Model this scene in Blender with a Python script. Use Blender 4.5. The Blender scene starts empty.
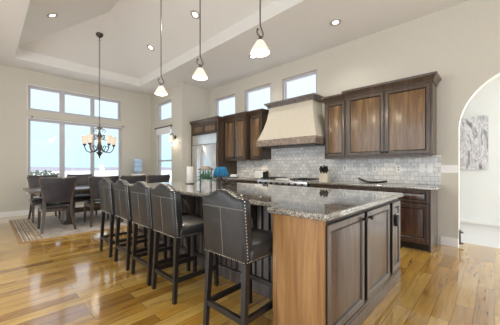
import bpy, bmesh, math, random
from mathutils import Vector, Matrix
random.seed(7)
PI = math.pi
sc = bpy.context.scene
COL = sc.collection

# ------------------------------------------------------------------ camera, sky, exposure
cam_d = bpy.data.cameras.new('camera')
cam = bpy.data.objects.new('camera', cam_d); COL.objects.link(cam)
YAW = math.radians(43.9)
cam.location = (0, 0, 1.2)
cam.rotation_euler = (PI/2, 0, YAW - PI/2)
cam_d.sensor_width = 36.0
cam_d.lens = 254.5/500*36
cam_d.shift_y = 4.5/500
cam_d.clip_start = 0.05
cam_d.clip_end = 3000
sc.camera = cam

world = bpy.data.worlds.new('sky'); sc.world = world
world.use_nodes = True
wn = world.node_tree; wn.nodes.clear()
w_out = wn.nodes.new('ShaderNodeOutputWorld'); w_bg = wn.nodes.new('ShaderNodeBackground')
w_tc = wn.nodes.new('ShaderNodeTexCoord'); w_sep = wn.nodes.new('ShaderNodeSeparateXYZ')
w_rp = wn.nodes.new('ShaderNodeValToRGB')
wn.links.new(w_tc.outputs['Generated'], w_sep.inputs[0])
wn.links.new(w_sep.outputs['Z'], w_rp.inputs[0])
wn.links.new(w_rp.outputs[0], w_bg.inputs[0]); wn.links.new(w_bg.outputs[0], w_out.inputs[0])
e = w_rp.color_ramp.elements
e[0].position = 0.0; e[0].color = (0.37, 0.56, 0.61, 1)
e[1].position = 0.30; e[1].color = (0.47, 0.50, 0.57, 1)
w_bg.inputs[1].default_value = 1.9

vs = sc.view_settings
vs.view_transform = 'Standard'; vs.look = 'None'; vs.gamma = 1.0; vs.use_curve_mapping = False
vs.exposure = 0.20
sun_d = bpy.data.lights.new('sun', 'SUN'); sun_d.energy = 2.6; sun_d.angle = 0.01; sun_d.color = (1, 0.97, 0.92)
sun = bpy.data.objects.new('sun', sun_d); COL.objects.link(sun); sun.location = (0, -4, 30); sun.rotation_euler = (math.radians(9), 0, 0)   # high, from behind the house
def fill_area(name, loc, rot, sx, sy, energy, col=(0.97, 0.985, 1.0)):
    d = bpy.data.lights.new(name, 'AREA'); d.shape = 'RECTANGLE'; d.size = sx; d.size_y = sy; d.energy = energy; d.color = col
    o = bpy.data.objects.new(name, d); COL.objects.link(o); o.location = loc; o.rotation_euler = rot
    return o
# unseen area lights added as fill, behind the camera and on the left
fill_area('fill_behind_camera', (1.0, -3.35, 1.5), (PI/2, 0, 0), 6.4, 2.7, 70)
fill_area('fill_left_side', (-2.95, 2.2, 1.5), (PI/2, 0, -PI/2), 7.4, 2.7, 120)
fill_area('fill_hall_end', (5.7, -3.1, 1.4), (PI/2, 0, 0), 1.0, 2.2, 120, (0.92, 0.96, 1.0))  # cool fill added to brighten the hall, no window is built here
LAMP = 1.3          # scales every lamp in the room

# ------------------------------------------------------------------ materials
def L(r, g, b):
    f = lambda c: (c/255/12.92) if c/255 <= 0.04045 else ((c/255+0.055)/1.055)**2.4
    return (f(r), f(g), f(b), 1)

def base_mat(name):
    m = bpy.data.materials.new(name); m.use_nodes = True
    return m, m.node_tree, m.node_tree.nodes['Principled BSDF']

def N(nt, kind, **kw):
    n = nt.nodes.new(kind)
    for k, v in kw.items(): setattr(n, k, v)
    return n

def ramp(nt, stops):
    r = N(nt, 'ShaderNodeValToRGB'); els = r.color_ramp.elements
    while len(els) < len(stops): els.new(0.5)
    for el, (p, c) in zip(els, stops): el.position = p; el.color = c
    return r

def coords(nt, scale=(1, 1, 1), rot=(0, 0, 0)):
    t = N(nt, 'ShaderNodeTexCoord'); mp = N(nt, 'ShaderNodeMapping')
    mp.inputs['Scale'].default_value = scale; mp.inputs['Rotation'].default_value = rot
    nt.links.new(t.outputs['Object'], mp.inputs[0]); return mp.outputs[0]

def bump(nt, b, src, strength, dist=0.01):
    bp = N(nt, 'ShaderNodeBump'); bp.inputs['Strength'].default_value = strength
    bp.inputs['Distance'].default_value = dist
    nt.links.new(src, bp.inputs['Height']); nt.links.new(bp.outputs[0], b.inputs['Normal'])

def plain(name, col, rough=0.5, metal=0.0, var=0.08, scale=6.0, bmp=0.0, spec=0.5):
    m, nt, b = base_mat(name)
    nz = N(nt, 'ShaderNodeTexNoise'); nz.inputs['Scale'].default_value = scale; nz.inputs['Detail'].default_value = 4
    nt.links.new(coords(nt), nz.inputs['Vector'])
    lo = tuple(c*(1-var) for c in col[:3])+(1,); hi = tuple(min(1, c*(1+var)) for c in col[:3])+(1,)
    r = ramp(nt, [(0.3, lo), (0.7, hi)])
    nt.links.new(nz.outputs[0], r.inputs[0]); nt.links.new(r.outputs[0], b.inputs['Base Color'])
    b.inputs['Roughness'].default_value = rough; b.inputs['Metallic'].default_value = metal
    b.inputs['Specular IOR Level'].default_value = spec
    if bmp: bump(nt, b, nz.outputs[0], bmp)
    return m

def wood(name, dark, mid, light, scale=(14, 14, 1.2), rough=0.35, bmp=0.05, board=0.0, axis='X', lac=0.0):
    m, nt, b = base_mat(name)
    v = coords(nt, scale)
    nz = N(nt, 'ShaderNodeTexNoise'); nz.inputs['Scale'].default_value = 1.6; nz.inputs['Detail'].default_value = 7
    nz.inputs['Roughness'].default_value = 0.62; nz.inputs['Distortion'].default_value = 0.9
    nt.links.new(v, nz.inputs['Vector'])
    r = ramp(nt, [(0.28, dark), (0.5, mid), (0.74, light)])
    nt.links.new(nz.outputs[0], r.inputs[0])
    out = r.outputs[0]
    if board:
        t = N(nt, 'ShaderNodeTexCoord'); sp = N(nt, 'ShaderNodeSeparateXYZ'); nt.links.new(t.outputs['Object'], sp.inputs[0])
        mu = N(nt, 'ShaderNodeMath', operation='MULTIPLY'); mu.inputs[1].default_value = 1/board
        nt.links.new(sp.outputs[axis], mu.inputs[0])
        fl = N(nt, 'ShaderNodeMath', operation='FLOOR'); nt.links.new(mu.outputs[0], fl.inputs[0])
        wnz = N(nt, 'ShaderNodeTexWhiteNoise', noise_dimensions='1D'); nt.links.new(fl.outputs[0], wnz.inputs['W'])
        hs = N(nt, 'ShaderNodeHueSaturation')
        ma = N(nt, 'ShaderNodeMapRange'); ma.inputs['To Min'].default_value = 0.82; ma.inputs['To Max'].default_value = 1.14
        nt.links.new(wnz.outputs['Value'], ma.inputs[0]); nt.links.new(ma.outputs[0], hs.inputs['Value'])
        nt.links.new(out, hs.inputs['Color']); out = hs.outputs[0]
    nt.links.new(out, b.inputs['Base Color'])
    b.inputs['Roughness'].default_value = rough
    if bmp: bump(nt, b, nz.outputs[0], bmp, 0.004)
    if lac: b.inputs['Coat Weight'].default_value = lac; b.inputs['Coat IOR'].default_value = 1.55; b.inputs['Coat Roughness'].default_value = 0.16
    return m

def emit(name, col, strength, base=(0.9, 0.88, 0.82, 1)):
    m, nt, b = base_mat(name)
    nz = N(nt, 'ShaderNodeTexNoise'); nz.inputs['Scale'].default_value = 25
    nt.links.new(coords(nt), nz.inputs['Vector'])
    lo = tuple(c*0.86 for c in col[:3])+(1,)
    r = ramp(nt, [(0.35, lo), (0.65, col)]); nt.links.new(nz.outputs[0], r.inputs[0])
    nt.links.new(r.outputs[0], b.inputs['Emission Color'])
    b.inputs['Base Color'].default_value = base
    b.inputs['Emission Strength'].default_value = strength; b.inputs['Roughness'].default_value = 0.3
    return m

def glass_mat(name, tint=(0.97, 0.985, 0.99, 1), gl=0.06):
    m = bpy.data.materials.new(name); m.use_nodes = True; nt = m.node_tree; nt.nodes.clear()
    o = N(nt, 'ShaderNodeOutputMaterial'); mx = N(nt, 'ShaderNodeMixShader'); tr = N(nt, 'ShaderNodeBsdfTransparent')
    g = N(nt, 'ShaderNodeBsdfGlossy'); g.inputs['Roughness'].default_value = 0.02
    lw = N(nt, 'ShaderNodeLayerWeight'); lw.inputs['Blend'].default_value = 0.5
    pw = N(nt, 'ShaderNodeMath', operation='POWER'); pw.inputs[1].default_value = 5.0; nt.links.new(lw.outputs['Facing'], pw.inputs[0])
    fr = N(nt, 'ShaderNodeMath', operation='MULTIPLY_ADD'); fr.inputs[1].default_value = 0.6; fr.inputs[2].default_value = 0.012; nt.links.new(pw.outputs[0], fr.inputs[0])
    tr.inputs[0].default_value = tint
    nt.links.new(fr.outputs[0], mx.inputs[0]); nt.links.new(tr.outputs[0], mx.inputs[1]); nt.links.new(g.outputs[0], mx.inputs[2])
    nt.links.new(mx.outputs[0], o.inputs[0]); return m

def floor_mat():
    m, nt, b = base_mat('oak_plank_floor')
    t = N(nt, 'ShaderNodeTexCoord')
    br = N(nt, 'ShaderNodeTexBrick'); br.offset = 0.37; br.offset_frequency = 2
    br.inputs['Color1'].default_value = (0, 0, 0, 1); br.inputs['Color2'].default_value = (1, 1, 1, 1)
    br.inputs['Mortar'].default_value = (0.5, 0.5, 0.5, 1)
    br.inputs['Scale'].default_value = 1.0; br.inputs['Mortar Size'].default_value = 0.0016
    br.inputs['Brick Width'].default_value = 0.95; br.inputs['Row Height'].default_value = 0.125
    nt.links.new(t.outputs['Object'], br.inputs['Vector'])
    pl = ramp(nt, [(0.0, L(156, 112, 46)), (0.3, L(190, 143, 58)), (0.6, L(206, 161, 74)), (1.0, L(222, 186, 106))])
    nt.links.new(br.outputs['Color'], pl.inputs[0])
    # grain, shifted plank by plank
    mp = N(nt, 'ShaderNodeMapping'); mp.inputs['Scale'].default_value = (1.3, 13, 1)
    add = N(nt, 'ShaderNodeVectorMath', operation='MULTIPLY_ADD'); add.inputs[1].default_value = (7, 9, 3)
    nt.links.new(br.outputs['Color'], add.inputs[0]); nt.links.new(t.outputs['Object'], add.inputs[2])
    nt.links.new(add.outputs[0], mp.inputs[0])
    nz = N(nt, 'ShaderNodeTexNoise'); nz.inputs['Scale'].default_value = 1.5; nz.inputs['Detail'].default_value = 7
    nz.inputs['Roughness'].default_value = 0.6; nz.inputs['Distortion'].default_value = 1.4
    nt.links.new(mp.outputs[0], nz.inputs['Vector'])
    gr = ramp(nt, [(0.27, (0.36, 0.32, 0.28, 1)), (0.42, (0.86, 0.84, 0.80, 1)), (0.68, (1.1, 1.1, 1.1, 1))])
    nt.links.new(nz.outputs[0], gr.inputs[0])
    mul = N(nt, 'ShaderNodeMix', data_type='RGBA', blend_type='MULTIPLY'); mul.inputs[0].default_value = 1.0
    nt.links.new(pl.outputs[0], mul.inputs[6]); nt.links.new(gr.outputs[0], mul.inputs[7])
    mo = N(nt, 'ShaderNodeMix', data_type='RGBA'); mo.inputs[7].default_value = L(92, 64, 34)
    nt.links.new(br.outputs['Fac'], mo.inputs[0]); nt.links.new(mul.outputs[2], mo.inputs[6])
    nt.links.new(mo.outputs[2], b.inputs['Base Color'])
    b.inputs['Roughness'].default_value = 0.2
    rr = N(nt, 'ShaderNodeMapRange'); rr.inputs['To Min'].default_value = 0.14; rr.inputs['To Max'].default_value = 0.28
    nt.links.new(nz.outputs[0], rr.inputs[0]); nt.links.new(rr.outputs[0], b.inputs['Roughness'])
    bump(nt, b, nz.outputs[0], 0.06, 0.006)
    b.inputs['Coat Weight'].default_value = 1.0; b.inputs['Coat IOR'].default_value = 1.85; b.inputs['Coat Roughness'].default_value = 0.09
    return m

def tile_mat():
    m, nt, b = base_mat('tumbled_stone_tile')
    t = N(nt, 'ShaderNodeTexCoord'); sp = N(nt, 'ShaderNodeSeparateXYZ'); cb = N(nt, 'ShaderNodeCombineXYZ')
    nt.links.new(t.outputs['Object'], sp.inputs[0]); nt.links.new(sp.outputs['Y'], cb.inputs['X']); nt.links.new(sp.outputs['Z'], cb.inputs['Y'])
    br = N(nt, 'ShaderNodeTexBrick')
    br.inputs['Color1'].default_value = (0, 0, 0, 1); br.inputs['Color2'].default_value = (1, 1, 1, 1)
    br.inputs['Scale'].default_value = 1.0; br.inputs['Mortar Size'].default_value = 0.003
    br.inputs['Brick Width'].default_value = 0.105; br.inputs['Row Height'].default_value = 0.075
    nt.links.new(cb.outputs[0], br.inputs['Vector'])
    r = ramp(nt, [(0, L(208, 208, 209)), (0.5, L(224, 224, 225)), (1, L(238, 238, 238))])
    nt.links.new(br.outputs['Color'], r.inputs[0])
    nz = N(nt, 'ShaderNodeTexNoise'); nz.inputs['Scale'].default_value = 22; nz.inputs['Detail'].default_value = 5
    nt.links.new(t.outputs['Object'], nz.inputs['Vector'])
    g = ramp(nt, [(0.3, (0.82, 0.81, 0.79, 1)), (0.6, (1, 1, 1, 1))]); nt.links.new(nz.outputs[0], g.inputs[0])
    mul = N(nt, 'ShaderNodeMix', data_type='RGBA', blend_type='MULTIPLY'); mul.inputs[0].default_value = 1.0
    nt.links.new(r.outputs[0], mul.inputs[6]); nt.links.new(g.outputs[0], mul.inputs[7])
    mo = N(nt, 'ShaderNodeMix', data_type='RGBA'); mo.inputs[7].default_value = L(172, 166, 156)
    nt.links.new(br.outputs['Fac'], mo.inputs[0]); nt.links.new(mul.outputs[2], mo.inputs[6])
    nt.links.new(mo.outputs[2], b.inputs['Base Color']); b.inputs['Roughness'].default_value = 0.42
    inv = N(nt, 'ShaderNodeMath', operation='SUBTRACT'); inv.inputs[0].default_value = 1
    nt.links.new(br.outputs['Fac'], inv.inputs[1]); bump(nt, b, inv.outputs[0], 0.4, 0.003)
    return m

def granite_mat():
    m, nt, b = base_mat('speckled_granite')
    v = coords(nt)
    vo = N(nt, 'ShaderNodeTexVoronoi'); vo.inputs['Scale'].default_value = 170; nt.links.new(v, vo.inputs['Vector'])
    nz = N(nt, 'ShaderNodeTexNoise'); nz.inputs['Scale'].default_value = 55; nz.inputs['Detail'].default_value = 6
    nt.links.new(v, nz.inputs['Vector'])
    wn_ = N(nt, 'ShaderNodeSeparateColor'); nt.links.new(vo.outputs['Color'], wn_.inputs[0])
    a = N(nt, 'ShaderNodeMath', operation='ADD'); nt.links.new(wn_.outputs[0], a.inputs[0]); nt.links.new(nz.outputs[0], a.inputs[1])
    hf = N(nt, 'ShaderNodeMath', operation='MULTIPLY'); hf.inputs[1].default_value = 0.5; nt.links.new(a.outputs[0], hf.inputs[0])
    r = ramp(nt, [(0.22, L(52, 50, 50)), (0.38, L(104, 99, 93)), (0.55, L(146, 140, 130)), (0.75, L(188, 182, 170))])
    nt.links.new(hf.outputs[0], r.inputs[0]); nt.links.new(r.outputs[0], b.inputs['Base Color'])
    b.inputs['Roughness'].default_value = 0.07; b.inputs['IOR'].default_value = 1.6
    b.inputs['Coat Weight'].default_value = 1.0; b.inputs['Coat IOR'].default_value = 1.9; b.inputs['Coat Roughness'].default_value = 0.03
    return m

def leather_mat(name, col, rough=0.36):
    m, nt, b = base_mat(name)
    v = coords(nt)
    n1 = N(nt, 'ShaderNodeTexNoise'); n1.inputs['Scale'].default_value = 7; n1.inputs['Detail'].default_value = 5; nt.links.new(v, n1.inputs['Vector'])
    n2 = N(nt, 'ShaderNodeTexVoronoi'); n2.inputs['Scale'].default_value = 240; nt.links.new(v, n2.inputs['Vector'])
    r = ramp(nt, [(0.3, tuple(c*0.75 for c in col[:3])+(1,)), (0.7, tuple(c*1.3 for c in col[:3])+(1,))])
    nt.links.new(n1.outputs[0], r.inputs[0]); nt.links.new(r.outputs[0], b.inputs['Base Color'])
    b.inputs['Roughness'].default_value = rough
    bump(nt, b, n1.outputs[0], 0.25, 0.02)
    return m

def rug_mat():
    m, nt, b = base_mat('striped_rug_weave')
    t = N(nt, 'ShaderNodeTexCoord'); sp = N(nt, 'ShaderNodeSeparateXYZ'); nt.links.new(t.outputs['Object'], sp.inputs[0])
    r = N(nt, 'ShaderNodeValToRGB'); r.color_ramp.interpolation = 'CONSTANT'
    cream, tan, brn, gry = L(208, 202, 192), L(182, 160, 134), L(142, 122, 108), L(186, 180, 174)
    stops = [(0, tan), (.010, brn), (.016, cream), (.026, brn), (.031, tan), (.042, cream), (.050, brn), (.055, cream), (.066, tan), (.074, cream), (.080, tan), (.10, cream), (.106, tan), (.125, cream), (.131, gry)]
    els = r.color_ramp.elements
    while len(els) < len(stops): els.new(0.5)
    for el, (p, c) in zip(els, stops): el.position = p; el.color = c
    mr = N(nt, 'ShaderNodeMath', operation='MULTIPLY'); mr.inputs[1].default_value = 1/2.5
    nt.links.new(sp.outputs['X'], mr.inputs[0]); nt.links.new(mr.outputs[0], r.inputs[0])
    nz = N(nt, 'ShaderNodeTexNoise'); nz.inputs['Scale'].default_value = 9; nz.inputs['Detail'].default_value = 6; nt.links.new(t.outputs['Object'], nz.inputs['Vector'])
    g = ramp(nt, [(0.35, (0.72, 0.69, 0.66, 1)), (0.65, (1.12, 1.1, 1.08, 1))]); nt.links.new(nz.outputs[0], g.inputs[0])
    mul = N(nt, 'ShaderNodeMix', data_type='RGBA', blend_type='MULTIPLY'); mul.inputs[0].default_value = 1.0
    nt.links.new(r.outputs[0], mul.inputs[6]); nt.links.new(g.outputs[0], mul.inputs[7])
    nt.links.new(mul.outputs[2], b.inputs['Base Color']); b.inputs['Roughness'].default_value = 0.95
    bump(nt, b, nz.outputs[0], 0.3)
    return m

def painting_mat():
    m, nt, b = base_mat('grey_abstract_paint')
    v = coords(nt, (1, 7.0, 2.4), (0.45, 0, 0))
    nz = N(nt, 'ShaderNodeTexNoise'); nz.inputs['Scale'].default_value = 1.5; nz.inputs['Detail'].default_value = 3; nz.inputs['Distortion'].default_value = 1.1
    nt.links.new(v, nz.inputs['Vector'])
    r = ramp(nt, [(0.30, L(120, 120, 130)), (0.42, L(176, 174, 178)), (0.50, L(226, 224, 224)), (0.57, L(182, 178, 182)), (0.66, L(214, 210, 210)), (0.75, L(140, 140, 148))])
    nt.links.new(nz.outputs[0], r.inputs[0]); nt.links.new(r.outputs[0], b.inputs['Base Color']); b.inputs['Roughness'].default_value = 0.7
    return m


M = {}
M['wall'] = plain('greige_wall_paint', L(201, 196, 184), 0.85, var=0.015, scale=30, bmp=0.03)
M['hallwall'] = plain('pale_hall_paint', L(226, 227, 224), 0.85, var=0.015, scale=30)
M['ceil'] = plain('off_white_ceiling_paint', L(226, 224, 219), 0.9, var=0.012, scale=30)
M['white'] = plain('white_trim_paint', L(232, 230, 226), 0.45, var=0.015)
M['vinyl'] = plain('window_frame_vinyl', L(190, 189, 194), 0.5, var=0.02)
M['floor'] = floor_mat()
M['tile'] = tile_mat()
M['granite'] = granite_mat()
M['walnut'] = wood('stained_walnut', L(72, 50, 32), L(112, 83, 52), L(146, 114, 76), (11, 11, 0.9), 0.3, board=0.11, lac=0.2)
M['darkwalnut'] = wood('dark_stained_walnut', L(46, 30, 24), L(74, 51, 41), L(100, 73, 59), (11, 11, 0.9), 0.28, board=0.12, lac=0.6)
M['darkframe'] = wood('dark_stained_walnut_frame', L(52, 39, 34), L(74, 58, 51), L(96, 78, 68), (11, 11, 1.0), 0.28, lac=0.6)
M['greywood'] = wood('grey_brown_beadboard', L(58, 53, 52), L(84, 78, 76), L(112, 105, 102), (11, 11, 1.0), 0.3, lac=0.5)
M['walnutdark'] = wood('glazed_walnut_frame', L(48, 36, 28), L(72, 56, 43), L(94, 76, 60), (11, 11, 1.0), 0.34, lac=0.15)
M['glaze'] = plain('dark_glaze', L(30, 23, 19), 0.4)
M['honey'] = wood('honey_wood_panel', L(126, 89, 52), L(158, 116, 70), L(180, 140, 92), (9, 9, 0.8), 0.4)
M['beam'] = wood('distressed_beam_wood', L(96, 76, 62), L(138, 122, 110), L(172, 160, 150), (9, 2, 9), 0.45)
M['espresso'] = plain('espresso_wood', L(36, 32, 31), 0.32, var=0.25, scale=9)
M['chairwood'] = wood('dark_oak_chair_wood', L(48, 40, 35), L(74, 62, 54), L(98, 84, 72), (12, 12, 1.4), 0.36, lac=0.6)
M['leather'] = leather_mat('charcoal_leather', L(43, 43, 44), 0.34)
M['chairleather'] = leather_mat('brown_black_leather', L(34, 32, 33), 0.28)
M['chairback'] = leather_mat('violet_grey_leather', L(52, 50, 56), 0.45)
M['seam'] = plain('grey_thread', L(118, 115, 110), 0.6)
M['nail'] = plain('antique_nickel', L(190, 184, 172), 0.25, 1.0)
M['bronze'] = plain('dark_bronze', L(92, 84, 80), 0.36, 0.7, var=0.2)
M['knob'] = plain('oil_rubbed_bronze', L(52, 44, 38), 0.3, 0.6, var=0.2)
M['steel'] = plain('brushed_stainless', L(226, 226, 228), 0.30, 1.0, var=0.03)
M['steeldk'] = plain('stainless_shadow_gap', L(70, 70, 72), 0.4, 0.8)
M['black'] = plain('black_cast_iron', L(26, 26, 27), 0.5, var=0.2)
M['plaster'] = plain('hood_plaster', L(198, 190, 174), 0.8, var=0.03, scale=18, bmp=0.06)
M['hoodcrown'] = wood('greyed_crown_wood', L(74, 70, 70), L(104, 99, 98), L(132, 128, 126), (9, 2, 9), 0.35)
M['plate'] = plain('white_plastic', L(236, 235, 232), 0.35, var=0.01)
M['ring'] = plain('satin_trim_ring', L(170, 166, 160), 0.4)
M['slot'] = plain('grey_plastic', L(150, 148, 146), 0.5)
M['glass'] = glass_mat('window_glass')
M['shade'] = emit('lit_frosted_glass', (1.0, 0.90, 0.72, 1), 0.62, (0.5, 0.45, 0.36, 1))
M['cup'] = emit('lit_glass_cup', (1.0, 0.80, 0.58, 1), 0.36, (0.6, 0.5, 0.42, 1))
M['lens'] = emit('lit_lens', (1.0, 0.95, 0.86, 1), 5.0)
M['bulb'] = emit('lit_bulb', (1.0, 0.92, 0.78, 1), 1.6)
M['puck'] = emit('lit_puck', (1.0, 0.86, 0.62, 1), 1.6)
M['rug'] = rug_mat()
M['ruge'] = plain('tan_rug_binding', L(170, 138, 98), 0.9)
M['paint'] = painting_mat()
M['canvas'] = plain('grey_canvas_edge', L(150, 148, 148), 0.7)
M['blue'] = plain('blue_terry', L(30, 104, 148), 0.95, var=0.25, scale=60, bmp=0.3)
M['linen'] = plain('white_linen', L(226, 224, 222), 0.9, var=0.05, scale=40, bmp=0.2)
M['ceramic'] = plain('whitewashed_box', L(206, 204, 202), 0.6, var=0.08, scale=14)
M['leaf'] = plain('succulent_leaf', L(84, 122, 100), 0.5, var=0.35, scale=14)
M['leaf2'] = plain('outdoor_shrub_leaf', L(128, 138, 118), 0.7, var=0.3)
M['bark'] = plain('shrub_bark', L(96, 84, 74), 0.9)
M['water'] = plain('blue_water_bottle', L(176, 200, 226), 0.12, var=0.05)
M['snow'] = plain('snow_field', L(238, 240, 244), 0.9, var=0.03, scale=0.05)
M['hill'] = plain('grey_hills', L(158, 154, 166), 0.95, var=0.12, scale=0.03)
M['cream'] = plain('cream_block', L(206, 198, 182), 0.5)
M['roofwood'] = wood('lantern_wood', L(86, 74, 64), L(126, 112, 98), L(158, 146, 130), (10, 10, 10), 0.6)

# ------------------------------------------------------------------ mesh helpers
class MB:
    def __init__(s): s.v = []; s.f = []; s.m = []; s.T = Matrix.Identity(4)
    def add(s, vs, fs, m=0):
        o = len(s.v); s.v += [tuple(s.T @ Vector(p)) for p in vs]
        for f in fs: s.f.append([i+o for i in f]); s.m.append(m)
        return s
    def box(s, x0, x1, y0, y1, z0, z1, m=0, b=0.0, seg=1):
        if b <= 0:
            vs = [(x, y, z) for z in (z0, z1) for y in (y0, y1) for x in (x0, x1)]
            return s.add(vs, [(0, 2, 3, 1), (4, 5, 7, 6), (0, 1, 5, 4), (2, 6, 7, 3), (0, 4, 6, 2), (1, 3, 7, 5)], m)
        bm = bmesh.new(); bmesh.ops.create_cube(bm, size=1)
        for v in bm.verts:
            v.co = ((x0+x1)/2+v.co.x*(x1-x0), (y0+y1)/2+v.co.y*(y1-y0), (z0+z1)/2+v.co.z*(z1-z0))
        bmesh.ops.bevel(bm, geom=bm.edges[:], offset=b, segments=seg, affect='EDGES', profile=0.5)
        bm.verts.index_update()
        s.add([v.co[:] for v in bm.verts], [[v.index for v in f.verts] for f in bm.faces], m); bm.free(); return s
    def loft(s, rings, m=0, cap0=True, cap1=True, closed=True, ms=None):
        n = len(rings[0]); vs = [p for r in rings for p in r]; o = len(s.v)
        s.v += [tuple(s.T @ Vector(p)) for p in vs]
        for k in range(len(rings)-1):
            mm = ms[k] if ms else m
            for i in range(n if closed else n-1):
                j = (i+1) % n
                s.f.append([o+k*n+i, o+k*n+j, o+(k+1)*n+j, o+(k+1)*n+i]); s.m.append(mm)
        if cap0: s.f.append([o+i for i in range(n)][::-1]); s.m.append(m)
        if cap1: s.f.append([o+(len(rings)-1)*n+i for i in range(n)]); s.m.append(m)
        return s
    def tube(s, pts, r, n=8, m=0, cap=True):
        pts = [Vector(p) for p in pts]; rs = r if isinstance(r, (list, tuple)) else [r]*len(pts)
        rings = []; up = None
        for i, p in enumerate(pts):
            t = (pts[min(i+1, len(pts)-1)]-pts[max(i-1, 0)]).normalized()
            if up is None: up = Vector((0, 0, 1)) if abs(t.z) < 0.9 else Vector((1, 0, 0))
            a = t.cross(up).normalized(); up = a.cross(t).normalized()
            rings.append([tuple(p+(a*math.cos(2*PI*k/n)+up*math.sin(2*PI*k/n))*rs[i]) for k in range(n)])
        return s.loft(rings, m, cap, cap)
    def lathe(s, prof, n=20, c=(0, 0, 0), m=0, cap0=True, cap1=True):
        rings = [[(c[0]+r*math.cos(2*PI*k/n), c[1]+r*math.sin(2*PI*k/n), c[2]+z) for k in range(n)] for r, z in prof]
        return s.loft(rings, m, cap0, cap1)
    def prism(s, poly, a0, a1, axis='z', m=0):
        def P(p, a):
            return {'z': (p[0], p[1], a), 'x': (a, p[0], p[1]), 'y': (p[0], a, p[1])}[axis]
        return s.loft([[P(p, a0) for p in poly], [P(p, a1) for p in poly]], m)
    def ball(s, c, r, n=8, m=0, sz=1.0):
        k = max(3, n//2)
        return s.lathe([(max(1e-4, r*math.sin(PI*i/k)), -r*sz*math.cos(PI*i/k)) for i in range(k+1)], n, c, m)
    def build(s, name, mats, parent=None, smooth=40):
        me = bpy.data.meshes.new(name); me.from_pydata(s.v, [], s.f)
        for mt in (mats if isinstance(mats, (list, tuple)) else [mats]): me.materials.append(mt)
        for p, k in zip(me.polygons, s.m): p.material_index = k
        bm = bmesh.new(); bm.from_mesh(me); bmesh.ops.recalc_face_normals(bm, faces=bm.faces[:]); bm.to_mesh(me); bm.free()
        if smooth:
            for p in me.polygons: p.use_smooth = True
            me.set_sharp_from_angle(angle=math.radians(smooth))
        o = bpy.data.objects.new(name, me); COL.objects.link(o)
        if parent: o.parent = parent
        return o

def tag(o, label, cat, group=None):
    o['label'] = label; o['category'] = cat
    if group: o['group'] = group
    return o
def thing(name, label, cat, loc=(0, 0, 0), rz=0.0, group=None):
    o = bpy.data.objects.new(name, None); COL.objects.link(o); o.empty_display_size = 0.1
    o.location = loc; o.rotation_euler = (0, 0, rz); return tag(o, label, cat, group)
def struct(o): o['kind'] = 'structure'; return o
def dup(root, loc, rz=None, label=None):
    r = root.copy(); COL.objects.link(r); r.location = loc
    if rz is not None: r.rotation_euler = (0, 0, rz)
    if label: r['label'] = label
    def rec(a, b):
        for ch in list(a.children):
            c = ch.copy(); COL.objects.link(c); c.parent = b; rec(ch, c)
    rec(root, r); return r
def lamp(name, kind, parent, loc, energy, col=(1, 0.9, 0.76), size=0.05, rot=(0, 0, 0), **kw):
    d = bpy.data.lights.new(name, kind); d.energy = energy*LAMP; d.color = col
    if kind == 'AREA': d.shape = 'DISK'; d.size = size
    else: d.shadow_soft_size = size
    for k, v in kw.items(): setattr(d, k, v)
    o = bpy.data.objects.new(name, d); COL.objects.link(o); o.location = loc; o.rotation_euler = rot; o.parent = parent
    return o
def arc(c, r, a0, a1, n=10, plane='xz'):
    out = []
    for i in range(n+1):
        a = a0+(a1-a0)*i/n; u, v = r*math.cos(a), r*math.sin(a)
        out.append((c[0]+u, c[1], c[2]+v) if plane == 'xz' else (c[0]+u, c[1]+v, c[2]))
    return out
def bez(p0, p1, p2, p3, n=10):
    p0, p1, p2, p3 = map(Vector, (p0, p1, p2, p3)); out = []
    for i in range(n+1):
        t = i/n; out.append(tuple(p0*(1-t)**3+p1*3*t*(1-t)**2+p2*3*t*t*(1-t)+p3*t**3))
    return out
def rrect(hx, hy, r, z, n=5, cx=0, cy=0):
    pts = []
    for qx, qy, a in ((1, 1, 0), (-1, 1, PI/2), (-1, -1, PI), (1, -1, 1.5*PI)):
        for i in range(n+1):
            t = a+PI/2*i/n; pts.append((cx+qx*(hx-r)+r*math.cos(t), cy+qy*(hy-r)+r*math.sin(t), z))
    return pts

# ------------------------------------------------------------------ the room
CE = 3.62; WY = 8.40; SX = 3.89; RY = 6.45; KX = 4.88
def wall_panel(axis, c0, c1, a0, a1, z0, z1, holes, mat, name):
    mb = MB()
    As = sorted({a0, a1, *[q for h in holes for q in h[:2]]}); Zs = sorted({z0, z1, *[q for h in holes for q in h[2:]]})
    for i in range(len(As)-1):
        run = None
        for j in range(len(Zs)-1):
            am = (As[i]+As[i+1])/2; zm = (Zs[j]+Zs[j+1])/2
            solid = not any(h[0] < am < h[1] and h[2] < zm < h[3] for h in holes)
            if solid: run = (run[0], Zs[j+1]) if run else (Zs[j], Zs[j+1])
            if run and (not solid or j == len(Zs)-2):
                if axis == 'y': mb.box(As[i], As[i+1], c0, c1, *run)
                else: mb.box(c0, c1, As[i], As[i+1], *run)
                run = None
    return mb
# the unseen sides: walls with empty openings made for the added fill lights
struct(wall_panel('y', -3.36, -3.2, -2.8, KX+0.16, 0, CE, [(-2.2, 4.2, 0.15, 2.85)], None, '').build('wall_front', M['wall']))
struct(wall_panel('x', -2.96, -2.8, -3.2, WY, 0, CE, [(-1.5, 5.9, 0.15, 2.85)], None, '').build('wall_left', M['wall']))
# floor with stair landing beyond the arch
mb = MB(); mb.box(-2.8, 5.25, -3.2, WY+0.15, -0.2, 0.0)
struct(mb.build('floor', M['floor']))
mb = MB(); mb.box(5.25, 6.5, -3.2, 1.6, -1.8, -1.6); struct(mb.build('floor_stairwell', M['floor']))
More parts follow.
